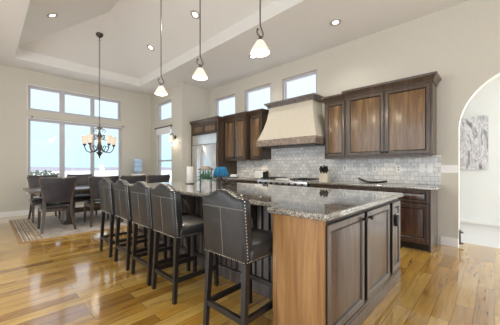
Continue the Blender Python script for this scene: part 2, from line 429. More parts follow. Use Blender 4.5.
# wall with the large windows
WT = (0.73, 2.92, 2.63, 3.26); WL = (0.73, 2.95, 0.55, 2.43)
struct(wall_panel('y', WY, WY+0.16, -2.8, SX+0.16, 0, CE, [WT, WL], None, '').build('wall_back', M['wall']))
ST = (7.03, 7.98, 2.66, 3.26); SL = (7.03, 7.98, 0.62, 2.44)
struct(wall_panel('x', SX, SX+0.16, RY, WY, 0, CE, [ST, SL], None, '').build('wall_nook', M['wall']))
mb = MB(); mb.box(SX+0.16, KX+0.16, RY, RY+0.16, 0, CE); struct(mb.build('wall_return', M['wall']))
KW = [(5.28, 6.19), (3.99, 4.92), (2.72, 3.64)]; KZ = (2.60, 3.28)
mb = wall_panel('x', KX, KX+0.16, 0.39, RY, 0, CE, [(a, b)+KZ for a, b in KW], None, '')
R_, CY, SP = 0.85, -0.46, 1.75; na = 32
for i in range(na):
    t0, t1 = PI*i/na, PI*(i+1)/na
    p0 = (CY+R_*math.cos(t0), SP+R_*math.sin(t0)); p1 = (CY+R_*math.cos(t1), SP+R_*math.sin(t1))
    mb.prism([p0, (p0[0], CE), (p1[0], CE), p1], KX, KX+0.16, 'x')
mb.box(KX, KX+0.16, -3.2, CY-R_, 0, CE)
struct(mb.build('wall_right', M['wall']))
mb = MB(); mb.box(6.3, 6.45, -3.2, 1.6, -1.6, 3.1); mb.box(KX+0.16, 6.45, 1.6, 1.75, -1.6, 3.1)
struct(mb.build('wall_hall', M['hallwall']))
mb = MB(); mb.box(6.24, 6.3, -3.2, 1.6, 0.15, 0.20, b=0.008); struct(mb.build('trim_1', M['white']))
mb = MB(); mb.box(KX+0.16, 6.45, -3.2, 1.75, 3.1, 3.2); struct(mb.build('ceiling_hall', M['ceil']))
# vaulted tray ceiling
VX0, VX1, VY0, VY1 = 0.45, 3.21, -2.2, 7.68; VZ = 3.85; VR = 4.50; VC = (VX0+VX1)/2; YH1 = 5.92; YH0 = -0.4
mb = MB()
def quad(*p): mb.add(list(p), [tuple(range(len(p)))])
quad((-2.8, -3.2, CE), (VX0, -3.2, CE), (VX0, WY, CE), (-2.8, WY, CE))
quad((VX1, -3.2, CE), (KX, -3.2, CE), (KX, WY, CE), (VX1, WY, CE))
quad((VX0, VY1, CE), (VX1, VY1, CE), (VX1, WY, CE), (VX0, WY, CE))
quad((VX0, -3.2, CE), (VX1, -3.2, CE), (VX1, VY0, CE), (VX0, VY0, CE))
for a, b in (((VX0, VY0), (VX1, VY0)), ((VX1, VY0), (VX1, VY1)), ((VX1, VY1), (VX0, VY1)), ((VX0, VY1), (VX0, VY0))):
    quad((*a, CE), (*b, CE), (*b, VZ), (*a, VZ))
A0, A1 = (VC, YH0, VR), (VC, YH1, VR)
quad((VX0, VY1, VZ), (VX1, VY1, VZ), A1); quad((VX0, VY0, VZ), (VX1, VY0, VZ), A0)
quad((VX1, VY0, VZ), (VX1, VY1, VZ), A1, A0); quad((VX0, VY0, VZ), (VX0, VY1, VZ), A1, A0)
struct(mb.build('ceiling', M['ceil'], smooth=0))
KS = (VR-VZ)/(VX1-VC)
# windows
def window(n, axis, c, spans, z0, z1, hole, rail=None):
    """axis 'y': the plane y=c (glass spans run along x); axis 'x': the plane x=c"""
    w = bpy.data.objects.new('window_%d' % n, None); COL.objects.link(w); struct(w)
    a0, a1, h0, h1 = hole
    w.location = ((a0+a1)/2, c, h0) if axis == 'y' else (c, (a0+a1)/2, h0)
    off = Vector(w.location)
    def bx(mb, p0, p1, d0, d1, q0, q1, b=0.006):
        if axis == 'y': mb.box(p0-off.x, p1-off.x, d0, d1, q0-off.z, q1-off.z, b=b)
        else: mb.box(d0, d1, p0-off.y, p1-off.y, q0-off.z, q1-off.z, b=b)
    f = MB(); e_ = 0.0
    bx(f, a0, a1, 0.05, 0.12, h0, z0); bx(f, a0, a1, 0.05, 0.12, z1, h1)
    xs = [a0]+[q for sp in spans for q in sp]+[a1]
    for i in range(0, len(xs), 2): bx(f, xs[i], xs[i+1], 0.052, 0.118, z0-0.004, z1+0.004)
    if rail: bx(f, a0+0.03, a1-0.03, 0.045, 0.115, rail-0.025, rail+0.025)
    f.build('window_frame', M['vinyl'], w)
    for s0, s1 in spans:
        g = MB(); bx(g, s0-0.004, s1+0.004, 0.082, 0.088, z0-0.004, z1+0.004, 0); g.build('glass_pane', M['glass'], w)
    if n in (2, 4):
        q = MB(); bx(q, a0-0.03, a1+0.03, -0.03, 0.05, h0-0.025, h0+0.005, 0.005); q.build('window_sill', M['white'], w)
    return w
SPN = [(0.79, 1.385), (1.50, 2.115), (2.215, 2.865)]
window(1, 'y', WY, SPN, 2.69, 3.19, WT)
window(2, 'y', WY, [(0.79, 1.385), (1.50, 2.115), (2.215, 2.885)], 0.62, 2.37, WL)
window(3, 'x', SX, [(7.09, 7.92)], 2.72, 3.20, ST)
window(4, 'x', SX, [(7.09, 7.92)], 0.69, 2.38, SL, rail=1.40)
for i, (a, b) in enumerate(KW): window(5+i, 'x', KX, [(a+0.06, b-0.06)], KZ[0]+0.06, KZ[1]-0.06, (a, b)+KZ)
# white drywall beads round the back windows
mb = MB()
for h in (WT, WL): mb.box(h[0]-0.012, h[1]+0.012, WY-0.006, WY+0.02, h[3]-0.003, h[3]+0.014); mb.box(h[0]-0.014, h[0]+0.001, WY-0.006, WY+0.02, h[2], h[3]-0.003)
struct(mb.build('trim_2', M['white']))
# baseboards
def baseboard(side, x0, x1, y0, y1, ax):
    mb = MB(); mb.box(x0, x1, y0, y1, 0, 0.11, b=0.004)
    if ax == 'y': mb.box(x0, x1, y0+0.005, y1, 0.11, 0.135, b=0.003)
    else: mb.box(x0+0.005, x1, y0, y1, 0.11, 0.135, b=0.003)
    struct(mb.build('baseboard_'+side, M['white']))
baseboard('back', -2.8, SX, WY-0.018, WY, 'y')
baseboard('right', KX-0.018, KX, 0.39, 0.605, 'x')
baseboard('nook', SX-0.018, SX, RY, WY-0.018, 'x')

# ------------------------------------------------------------------ outdoors
mb = MB(); mb.box(-1500, 1500, -1500, 1500, -3.6, -3.0); struct(mb.build('ground', M['snow'], smooth=0))
mb = MB(); random.seed(3)
for ring, (R0, top, dep) in enumerate(((330, 0.7, 60), (520, 1.6, 80))):
    r0 = []; r1 = []; r2 = []
    for i in range(61):
        a = math.radians(10+ring*4)+math.radians(120)*i/60
        hh = -3.0+(top+3.0)*(0.62+0.38*abs(math.sin(i*0.37+ring))*random.uniform(0.8, 1))
        r0.append((R0*math.cos(a), R0*math.sin(a), -3.05)); r1.append(((R0+dep*.5)*math.cos(a), (R0+dep*.5)*math.sin(a), hh)); r2.append(((R0+dep)*math.cos(a), (R0+dep)*math.sin(a), -3.05))
    mb.loft([r0, r1, r2], 0, False, False, closed=False)
struct(mb.build('hills', M['hill'], smooth=80))
def shrub(x, y, zb, h, w, label):
    t = thing('shrub', label, 'shrub', (x, y, zb))
    s = MB(); s.tube([(0, 0, 0), (0.03, 0.02, h*0.5), (0, 0, h*0.75)], [0.05, 0.035, 0.015], 6); s.build('stem', M['bark'], t)
    f = MB()
    for k in range(900):
        a = random.uniform(0, 2*PI); rr = w*math.sqrt(random.random()); zz = h*(0.35+0.65*random.random()**0.4*(1-(rr/w)**2*0.10))
        p = Vector((rr*math.cos(a), rr*math.sin(a), zz)); d = Vector((random.uniform(-1, 1), random.uniform(-1, 1), random.uniform(-.3, 1))).normalized()*0.12
        q = d.cross(Vector((random.random(), 1, random.random()))).normalized()*0.045
        f.add([p-d*.5, p+q, p+d*.5, p-q], [(0, 1, 2, 3)])
    f.build('foliage', M['leaf2'], t, smooth=0)
# ground outside the wide window carries one shrub whose top shows above the sill
shrub(1.75, 14.5, -3.0, 4.08, 0.75, 'green shrub top showing outside the wide lower window above the chairs')

# ------------------------------------------------------------------ joinery builders
def panel_door(mb, x0, x1, z0, z1, y, fr=0.055, rise=True, th=0.02):
    """a framed raised-panel front whose back lies on y, facing -y; slot 0 frame, 1 panel, 2 glaze"""
    def ring(i, d): return [(x0+i, y-d, z0+i), (x1-i, y-d, z0+i), (x1-i, y-d, z1-i), (x0+i, y-d, z1-i)]
    fr = min(fr, (z1-z0)*0.28, (x1-x0)*0.3)
    bv = min(0.042, (z1-z0)*0.12, (x1-x0)*.12)
    rings = [ring(0, 0), ring(0, th-0.004), ring(0.004, th), ring(fr-0.010, th), ring(fr-0.004, th-0.006), ring(fr+0.004, th-0.012), ring(fr+0.010, th-0.011), ring(fr+0.010+bv, th-0.002)]
    mb.loft(rings, 1, True, True, ms=[2, 0, 0, 0, 2, 2, 1])
DM = lambda: [M['walnutdark'], M['walnut'], M['glaze']]
DD = lambda: [M['darkframe'], M['darkwalnut'], M['glaze']]
def knob(parent, x, y, z):
    k = MB(); k.T = Matrix.Translation((x, y, z)) @ Matrix.Rotation(PI/2, 4, 'X')
    k.lathe([(0.015, 0), (0.009, 0.004), (0.008, 0.012), (0.017, 0.018), (0.020, 0.026), (0.013, 0.034), (0.002, 0.036)], 14)
    k.build('knob', M['knob'], parent)
def add_door(t, x0, x1, z0, z1, y=0.0, kx=None, kz=None, name='door', fr=0.055, dark=False):
    d = MB(); panel_door(d, x0, x1, z0, z1, y, fr); o = d.build(name, DD() if dark else DM(), t, 30)
    if kx is not None: knob(o, kx, y-0.02, kz)
    return o
def crown(mb, x0, x1, ydep, z0, prof, left=True, right=True):
    """mitred crown on a box front at y=0, sides back to ydep; prof = (out, up) pairs"""
    rings = []
    for o, u in prof:
        l = o if left else 0; r = o if right else 0
        rings.append([(x0-l, ydep, z0+u), (x0-l, -o, z0+u), (x1+r, -o, z0+u), (x1+r, ydep, z0+u)])
    mb.loft(rings, 0, True, True)
CP = [(0, 0), (0.012, 0.0), (0.012, 0.02), (0.022, 0.03), (0.030, 0.06), (0.055, 0.085), (0.060, 0.10), (0.060, 0.118), (0.05, 0.118)]
def kplace(x, ymax): return (x, ymax, 0)
KR = -PI/2      # local -y faces the room, local x runs towards the camera

def upper_cab(label, ymax, ymin, xf, z0, z1, ndoors, knobs, cl=True, cr=True, puck=1.0, group='wall cabinets over the back counter'):
    t = thing('wall_cabinet', label, 'cabinet', (xf, ymax, z0), KR, group); w = ymax-ymin; dep = KX-xf-0.002; H = z1-z0
    b = MB(); b.box(0, w, 0, dep, 0, H, b=0.003); b.box(0.0, w, -0.012, 0.02, -0.03, 0.0, b=0.004); b.build('body', M['walnutdark'], t)
    c = MB(); crown(c, 0, w, dep, H, CP, cl, cr); c.build('crown', M['walnutdark'], t)
    g = 0.028; dw = (w-2*g-(ndoors-1)*0.02)/ndoors
    for i in range(ndoors):
        a = g+i*(dw+0.02); kx = {'L': a+0.028, 'R': a+dw-0.028}[knobs[i]]
        add_door(t, a, a+dw, 0.018, H-0.02, 0.0, kx, 0.055)
    if not puck: return t
    p = MB(); p.lathe([(0.03, -0.012), (0.032, 0)], 14, (w/2, dep*0.5, 0)); o = p.build('puck_light', M['puck'], t)
    lamp('puck_glow', 'SPOT', t, (w/2, dep*0.5, -0.03), puck, (1, 0.78, 0.5), 0.05, spot_size=2.4, spot_blend=0.9)
    return t

def base_cab(label, ymax, ymin, xf, ndoors, knobs, drawer=True, endpanel=False, group='base cabinets along the back wall'):
    t = thing('base_cabinet', label, 'cabinet', (xf, ymax, 0), KR, group); w = ymax-ymin; dep = KX-xf-0.002
    b = MB(); b.box(0, w, 0, dep, 0.1, 0.878, b=0.003); b.build('body', M['darkframe'], t)
    k = MB(); k.box(0.0, w, 0.06, dep, 0, 0.1); k.build('toe_kick', M['glaze'], t)
    if endpanel:
        q = MB(); q.box(w-0.02, w+0.004, -0.004, dep, 0, 0.878, b=0.003); q.build('end_panel', M['darkframe'], t)
    g = 0.028
    dz = 0.66 if drawer else 0.85
    if drawer:
        d = MB(); panel_door(d, g, w-g, 0.69, 0.855, 0.0, 0.035); o = d.build('drawer', DD(), t, 30)
    dw = (w-2*g-(ndoors-1)*0.012)/ndoors
    for i in range(ndoors):
        a = g+i*(dw+0.012)
        add_door(t, a, a+dw, 0.135, dz, 0.0, a+dw-0.03 if knobs[i] == 'R' else a+0.03, dz-0.06, dark=True)
    return t

# ------------------------------------------------------------------ kitchen wall
XF = 4.30
base_cab('walnut base cabinet at the arch end of the back counter, with drawer', 1.26, 0.645, XF, 1, 'L', endpanel=True)
base_cab('walnut base cabinet under the dark leaf tray, second from the arch', 1.90, 1.265, XF, 1, 'R')
base_cab('walnut base cabinet beside the range, under the knife block', 2.56, 1.905, XF, 1, 'R')
base_cab('walnut base cabinet on the refrigerator side of the range, under the toaster', 4.52, 3.88, XF, 1, 'L')
base_cab('walnut base cabinet tucked between refrigerator panel and toaster cabinet', 5.185, 4.525, XF, 1, 'R')
def kcounter(label, y0, y1, over0=0.0):
    t = MB(); t.box(XF-0.035, KX-0.002, y0, y1, 0.88, 0.92, b=0.008, seg=2)
    return tag(t.build('back_countertop', M['granite']), label, 'countertop', 'granite tops on the back wall')
kcounter('speckled granite top on the back wall right of the range, ending near the arch', 0.575, 2.575)
kcounter('speckled granite top between the range and the refrigerator', 3.865, 5.185)
bs = MB(); bs.box(KX-0.012, KX-0.0005, 0.60, 5.19, 0.921, 1.384); bs.box(KX-0.012, KX-0.0005, 2.385, 3.96, 1.384, 1.638)
tag(bs.build('backsplash', M['tile']), 'grey tumbled stone tile backsplash above the back counter', 'backsplash')

upper_cab('tall walnut wall cabinet with two doors, next to the arch', 1.94, 0.655, 4.52, 1.385, 2.45, 2, 'RL')
upper_cab('narrow one-door walnut wall cabinet right beside the range hood', 2.375, 1.942, 4.55, 1.385, 2.42, 1, 'L', True, False, 0)
upper_cab('single-door wall cabinet on the left side of the range hood', 4.36, 3.97, 4.53, 1.385, 2.45, 1, 'R', False, True, 2.2)
upper_cab('two-door wall cabinet next to the refrigerator surround, standing proud of its neighbour', 5.19, 4.39, 4.42, 1.385, 2.43, 2, 'RL', False, True, 2.0)

# refrigerator and its surround
t = thing('refrigerator_surround', 'walnut surround with two small upper doors framing the steel refrigerator', 'cabinet', (4.20, 6.445, 0), KR)
W_ = 6.445-5.20; D_ = KX-4.20-0.002
b = MB(); b.box(0, 0.07, 0, D_, 0, 2.40, b=0.003); b.build('side_panel', M['walnutdark'], t)
b = MB(); b.box(W_-0.05, W_, 0, D_, 0, 2.40, b=0.003); b.build('side_panel', M['walnutdark'], t)
b = MB(); b.box(0.07, W_-0.05, 0, D_, 2.105, 2.40, b=0.003); b.build('top_box', M['walnutdark'], t)
add_door(t, 0.10, 0.615, 2.13, 2.385, 0.0, 0.58, 2.17, fr=0.05); add_door(t, 0.635, W_-0.075, 2.13, 2.385, 0.0, 0.67, 2.17, fr=0.05)
c = MB(); crown(c, 0, W_, 0.155, 2.40, CP, False, True); c.box(0, W_, 0.15, D_, 2.40, 2.515); c.build('crown', M['walnutdark'], t)
t = thing('refrigerator', 'large built-in stainless steel refrigerator with side-by-side doors', 'refrigerator', (4.205, 6.37, 0), KR)
w = 1.115
b = MB(); b.box(0, w, 0.02, D_-0.01, 0.0, 2.10); b.build('body', M['steeldk'], t)
b = MB(); b.box(0.006, w-0.006, -0.015, 0.02, 1.83, 2.098, b=0.004); b.box(0.006, w-0.006, -0.022, -0.013, 2.06, 2.09, b=0.003); b.build('top_grille', M['steel'], t)
for a0, a1, hx in ((0.006, 0.40, 0.355), (0.410, w-0.006, 0.455)):
    b = MB(); b.box(a0, a1, -0.03, 0.02, 0.10, 1.815, b=0.006, seg=2); o = b.build('door', M['steel'], t)
    h = MB(); h.tube([(hx, -0.03, 0.55), (hx, -0.075, 0.57), (hx, -0.08, 1.1), (hx, -0.075, 1.68), (hx, -0.03, 1.70)], 0.013, 8); h.build('handle', M['steel'], o)
b = MB(); b.box(0.01, w-0.01, 0.0, 0.02, 0.0, 0.10); b.build('kick_plate', M['steeldk'], t)

# range under the hood
t = thing('range', 'wide stainless steel gas range under the plaster hood', 'range', (4.245, 3.86, 0), KR); w = 1.28
b = MB(); b.box(0, w, 0.03, KX-4.245-0.014, 0.08, 0.90, b=0.004); b.box(0, w, 0.0, 0.06, 0.80, 0.915, b=0.012, seg=2); b.box(0, w, 0.02, KX-4.245-0.014, 0.90, 0.93, b=0.006); b.build('body', M['steel'], t)
for a0, a1 in ((0.02, 0.45), (0.47, w-0.02)):
    b = MB(); b.box(a0, a1, 0.0, 0.03, 0.16, 0.76, b=0.006); o = b.build('oven_door', M['steel'], t)
    h = MB(); h.tube([(a0+0.05, 0.0, 0.70), (a0+0.05, -0.045, 0.70), (a1-0.05, -0.045, 0.70), (a1-0.05, 0.0, 0.70)], 0.011, 8); h.build('handle', M['steel'], o)
for i in range(8):
    k = MB(); k.T = Matrix.Translation((0.10+i*0.154, 0.0, 0.855)) @ Matrix.Rotation(PI/2, 4, 'X'); k.lathe([(0.024, 0), (0.022, 0.03), (0.015, 0.034)], 14); k.build('knob', M['black'], t)
for a0, a1 in ((0.03, 0.42), (0.82, 1.25)):
    g = MB()
    for yy in (0.10, 0.33, 0.56): g.box(a0, a1, yy-0.008, yy+0.008, 0.945, 0.962)
    for i in range(5):
        xx = a0+0.01+i*(a1-a0-0.02)/4; g.box(xx-0.008, xx+0.008, 0.09, 0.57, 0.945, 0.962); g.box(xx-0.008, xx+0.008, 0.1, 0.115, 0.93, 0.945); g.box(xx-0.008, xx+0.008, 0.545, 0.56, 0.93, 0.945)
    g.build('grate', M['black'], t)
g = MB(); g.box(0.45, 0.79, 0.08, 0.58, 0.93, 0.955, b=0.008); g.build('griddle_cover', M['plate'], t)
g = MB(); g.box(0.0, w, 0.12, 0.5, 0.0, 0.08); g.build('kick_plate', M['black'], t)

# hood
t = thing('range_hood', 'cream plaster range hood with flared sides above a wooden beam', 'range hood', (4.30, 3.925, 0), KR)
w = 1.50; dep = KX-4.30-0.002; rings = []
for k in range(9):
    q = k/8; fl = (1-q)**1.7
    ins = 0.19*(1-fl); yf = 0.015+0.20*(1-fl); z = 1.80+0.76*q
    rings.append([(ins, dep, z), (ins, yf, z), (w-ins, yf, z), (w-ins, dep, z)])
b = MB(); b.loft(rings); b.build('plaster_body', M['plaster'], t)
b = MB(); b.box(-0.01, w+0.01, -0.012, dep, 1.655, 1.80, b=0.008); b.build('beam', M['beam'], t)
b = MB(); b.box(0.10, w-0.10, 0.08, dep-0.06, 1.64, 1.655); b.build('filter_insert', M['steeldk'], t)
c = MB(); c.T = Matrix.Translation((0, 0.205, 0)); crown(c, 0.18, w-0.18, dep-0.205, 2.56, [(0, -0.02), (0.015, -0.02), (0.02, 0.01), (0.05, 0.045), (0.075, 0.06), (0.075, 0.085), (0.06, 0.085)]); c.build('crown', M['hoodcrown'], t)

# outlets and switches
def wall_plate(name, y, z, kind, label, x=KX-0.012, hw=0.036, gangs=1):
    t = thing(name, label, 'outlet' if kind == 'o' else 'switch', (x, y, z), KR, 'white wall plates on the back wall')
    W2 = hw*gangs; b = MB(); b.box(-W2, W2, -0.006, 0, -0.06, 0.06, b=0.002); b.build('cover_plate', M['plate'], t)
    for g in range(gangs):
        cx = -W2+hw*(2*g+1)
        if kind == 'o':
            for s in (-0.022, 0.022):
                q = MB(); q.box(cx-0.014, cx+0.014, -0.008, -0.006, s-0.014, s+0.014); q.build('socket', M['slot'], t)
        else:
            q = MB(); q.box(cx-0.015, cx+0.015, -0.010, -0.006, -0.032, 0.032, b=0.001); q.build('rocker', M['plate'], t)
wall_plate('outlet', 2.11, 1.18, 'o', 'white outlet on the backsplash right beside the knife block')
wall_plate('outlet', 1.56, 1.18, 'o', 'white outlet on the backsplash above the dark leaf tray')
wall_plate('outlet', 1.18, 1.17, 'o', 'white outlet alone on the backsplash, left of the switch pair')
wall_plate('light_switch', 0.845, 1.17, 's', 'white switch plate on the backsplash, left one of the pair')
wall_plate('light_switch', 0.74, 1.17, 's', 'white switch plate on the backsplash, nearest its tiled end')
wall_plate('light_switch', 0.505, 1.17, 's', 'wide four-rocker switch plate on the painted wall by the arch', KX, 0.026, 4)
wall_plate('outlet', 4.62, 1.17, 'o', 'white outlet on the backsplash between refrigerator and toaster')

# ------------------------------------------------------------------ island
IX0, IX1, IY0, IYS, IY1 = 1.415, 3.085, 0.745, 1.13, 4.36
t = thing('island_end_cabinet', 'walnut island end cabinet with doors and a honey wood side panel', 'cabinet', (IX0, IY0, 0), 0)
w = IX1-IX0; dep = IYS-IY0
b = MB(); b.box(0.02, w, 0, dep, 0, 0.878, b=0.003); b.build('body', M['glaze'], t)
s = MB(); s.box(0, 0.02, 0.02, dep-0.02, 0, 0.878); s.build('side_panel', M['honey'], t)
for y0, y1 in ((-0.004, 0.03), (dep-0.03, dep+0.004)):
    s = MB(); s.box(-0.008, 0.024, y0, y1, 0, 0.878, b=0.004); s.build('corner_stile', M['honey'], t)
b = MB(); b.box(0.024, w+0.012, -0.016, 0, 0, 0.105, b=0.004); b.box(0.024, w+0.010, -0.012, 0, 0.105, 0.125, b=0.004); b.build('base_moulding', M['darkframe'], t)
EX = lambda px: __import__('math') and ((0.7206+0.6934*(px-250)/254.5)/(0.6934-0.7206*(px-250)/254.5))*(IY0-0.02)-IX0
d1, d2, d3, d4, d5, d6 = EX(328), EX(364.6), EX(367.6), EX(389.8), EX(392.8), EX(404.8)
add_door(t, d1, d2, 0.145, 0.845, 0.0, d2-0.03, 0.80, fr=0.052, dark=True); add_door(t, d3, d4, 0.145, 0.845, 0.0, d3+0.03, 0.80, fr=0.052, dark=True)
pn = MB(); panel_door(pn, d5, min(d6, w-0.02), 0.145, 0.845, 0.0, 0.06); o = pn.build('fixed_panel', DD(), t, 30)
q = MB(); q.box(d5+0.085, d5+0.20, -0.027, -0.018, 0.60, 0.725, b=0.002); o2 = q.build('outlet_plate', M['nail'], o)
q = MB(); q.box(d5+0.07, d5+0.135, -0.045, -0.02, 0.605, 0.715, b=0.006); q.build('outlet_cover', M['black'], o)

t = thing('kitchen_island', 'long dark beadboard island base behind the bar stools', 'kitchen island', (1.80, IYS+0.004, 0), 0)
w = IX1-1.80; ln = IY1-IYS-0.004
b = MB(); b.box(0.02, w, 0, ln, 0, 0.878); b.build('body', M['greywood'], t)
b = MB(); n = int(ln/0.085)
for i in range(n):
    y0 = i*ln/n; y1 = (i+1)*ln/n
    b.box(0.0, 0.02, y0+0.011, y1-0.011, 0.13, 0.85, b=0.006)
b.build('beadboard', M['greywood'], t)
b = MB(); b.box(-0.014, 0.02, 0, ln, 0, 0.125, b=0.005); b.build('base_moulding', M['greywood'], t)
b = MB(); b.box(-0.01, 0.02, 0, ln, 0.84, 0.878, b=0.003); b.build('top_rail', M['greywood'], t)
for yy in (0.55, 1.6, 2.65):
    c = MB(); c.prism([(0.0, 0.878), (-0.19, 0.878), (-0.19, 0.84), (-0.12, 0.80), (-0.05, 0.70), (-0.03, 0.58), (0.0, 0.56)], yy-0.035, yy+0.035, 'y'); c.build('corbel', M['greywood'], t)

ct = MB()
ox, oy = 0.0, 0.0
poly = []
def rc(cx, cy, r, a0, a1, n=6):
    for i in range(n+1):
        a = math.radians(a0+(a1-a0)*i/n); poly.append((cx+r*math.cos(a), cy+r*math.sin(a)))
cx0, cx1, cy0, cy1, cxs = IX0-0.045, IX1+0.05, IY0-0.04, IY1+0.05, 1.565
rc(cx0+0.03, cy0+0.03, 0.03, 180, 270); rc(cx1-0.03, cy0+0.03, 0.03, 270, 360); rc(cx1-0.03, cy1-0.03, 0.03, 0, 90); rc(cxs+0.03, cy1-0.03, 0.03, 90, 180)
rc(cxs+0.05-0.05+0.0, 1.30, 0.001, 180, 180, 1)
poly += bez((cxs, 1.30, 0), (cxs+0.0, 1.22, 0), (cxs+0.03, 1.19, 0), (cxs-0.06, 1.175, 0), 8) and [p[:2] for p in bez((cxs, 1.29, 0), (cxs, 1.2, 0), (cxs-0.02, 1.175, 0), (cxs-0.08, 1.17, 0), 8)]
rc(cx0+0.03, 1.14, 0.03, 90, 180)
def inset(pl, d):
    out = []; n = len(pl)
    for i in range(n):
        a, b, c = Vector(pl[i-1]), Vector(pl[i]), Vector(pl[(i+1) % n])
        e1 = (b-a); e2 = (c-b)
        if e1.length < 1e-6: e1 = e2
        if e2.length < 1e-6: e2 = e1
        t = (e1.normalized()+e2.normalized())
        t = t.normalized() if t.length > 1e-6 else e1.normalized()
        nrm = Vector((-t.y, t.x)); out.append(b+nrm*d)
    return out
clean = [poly[0]]
for p in poly[1:]:
    if (Vector(p)-Vector(clean[-1])).length > 0.002: clean.append(p)
poly = clean
rings = []
for d, z in ((0.006, 0.88), (0.0, 0.886), (0.0, 0.903), (0.004, 0.908), (0.006, 0.914), (0.013, 0.92)):
    rings.append([(p[0], p[1], z) for p in inset(poly, d)])
ct.loft(rings)
tag(ct.build('island_countertop', M['granite'], smooth=12), 'polished speckled granite countertop of the kitchen island', 'countertop')

# ------------------------------------------------------------------ bar stools
def make_stool():
    t = thing('bar_stool', '', 'bar stool', (0, 0, 0), 0, 'bar stools along the island')
    # backrest: outline in (y, z), camel-back top, leaning slightly away from the seat
    hw = 0.215
    def outline(k):
        pts = [(-hw*0.97, 0.575), (hw*0.97, 0.575), (hw, 0.70), (hw, 0.90), (hw-0.002, 0.975), (hw-0.018, 0.993)]
        for i in range(1, 16):
            u = 1-2*i/16; a = abs(u)
            z = 0.995 if a > 0.82 else 0.995+0.052*(0.5+0.5*math.cos(PI*(a/0.82)))**0.8
            pts.append((u*(hw-0.018), z))
        pts += [(-hw+0.018, 0.993), (-hw+0.002, 0.975), (-hw, 0.90), (-hw, 0.70)]
        cz = 0.80
        return [(p[0]*(1-k/hw), cz+(p[1]-cz)*(1-k/0.23)) for p in pts]
    def lean(z): return -0.035*max(0, (z-0.6))/0.45
    rings = [[(x+lean(z), y, z) for y, z in outline(k)] for k, x in ((0.03, -0.005), (0.008, 0.0), (0.0, 0.012), (0.0, 0.066), (0.008, 0.082), (0.03, 0.088))]
    b = MB(); b.loft(rings); bk = b.build('backrest', M['leather'], t, 55)
    sm = MB()
    sm.tube([(0.004+lean(0.925), -hw+0.003, 0.925), (-0.005+lean(0.925), -hw+0.03, 0.925), (-0.005+lean(0.925), hw-0.03, 0.925), (0.004+lean(0.925), hw-0.003, 0.925)], 0.003, 5)
    sm.tube([(-0.005+lean(0.925), 0.0, 0.925), (-0.005+lean(0.75), 0, 0.75), (-0.003, 0, 0.58)], 0.003, 5)
    sm.build('seam_stitching', M['seam'], bk)
    for s in (-1, 1):
        nl = MB()
        for i in range(20): nl.ball((0.022+lean(0.582+i*0.0208), s*(hw+0.0005-0.004*(i == 0)), 0.582+i*0.0208), 0.0055, 6)
        for i in range(21): nl.ball((0.02+i*0.0215, s*0.214, 0.580), 0.0055, 6)
        nl.build('nailhead_trim', M['nail'], t)
    nl = MB()
    for i in range(20): nl.ball((-0.002, -hw+0.014+i*(2*hw-0.028)/19, 0.583), 0.0055, 6)
    nl.build('nailhead_row', M['nail'], t)
    nl = MB(); o15 = outline(0)[5:22]
    for y, z in o15: nl.ball((0.022+lean(z), y, z-0.001), 0.005, 6)
    nl.build('nailhead_crest', M['nail'], t)
    s = MB()
    rings = [rrect(0.222, 0.212, 0.03, 0.565, cx=0.265), rrect(0.226, 0.216, 0.035, 0.575, cx=0.265), rrect(0.232, 0.222, 0.04, 0.62, cx=0.265), rrect(0.226, 0.216, 0.04, 0.655, cx=0.265), rrect(0.20, 0.19, 0.05, 0.676, cx=0.265), rrect(0.12, 0.11, 0.05, 0.688, cx=0.265)]
    s.loft(rings); s.build('seat', M['leather'], t, 60)
    def leg(x0, y0, x1, y1):
        m = MB(); m.loft([[(x1+dx*0.016, y1+dy*0.016, 0) for dx, dy in ((-1, -1), (1, -1), (1, 1), (-1, 1))], [(x0+dx*0.021, y0+dy*0.021, 0.57) for dx, dy in ((-1, -1), (1, -1), (1, 1), (-1, 1))]])
        m.build('leg', M['espresso'], t)
    for sy in (-1, 1):
        leg(0.03, sy*0.188, 0.0, sy*0.198); leg(0.46, sy*0.188, 0.475, sy*0.19)
    def bar(p, q, r=0.013):
        m = MB(); p, q = Vector(p), Vector(q); d = (q-p).normalized(); a = d.cross(Vector((0, 0, 1))).normalized()*r; u = Vector((0, 0, 0.019))
        m.loft([[p-a-u, p+a-u, p+a+u, p-a+u], [q-a-u, q+a-u, q+a+u, q-a+u]]); m.build('stretcher', M['espresso'], t)
    bar((0.01, -0.18, 0.19), (0.01, 0.18, 0.19)); bar((0.47, -0.175, 0.24), (0.47, 0.175, 0.24))
    for sy in (-1, 1): bar((0.02, sy*0.192, 0.19), (0.46, sy*0.188, 0.19))
    return t
st_lab = ['black leather bar stool with nailheads, nearest the honey wood island panel',
          'black leather bar stool, second from the honey wood island panel, after the wide gap',
          'black leather bar stool, middle one of the five along the island',
          'black leather bar stool, second from the dining area end of the island',
          'black leather bar stool at the far end of the row, nearest the rug']
st0 = make_stool()
for i, (y, rz) in enumerate(((1.365, 0.02), (2.225, 0.0), (2.735, 0.015), (3.285, -0.01), (3.88, 0.0))):
    if i == 0: st0.location = (1.15, y, 0); st0.rotation_euler = (0, 0, rz); st0['label'] = st_lab[0]
    else: dup(st0, (1.15, y, 0), rz, st_lab[i])

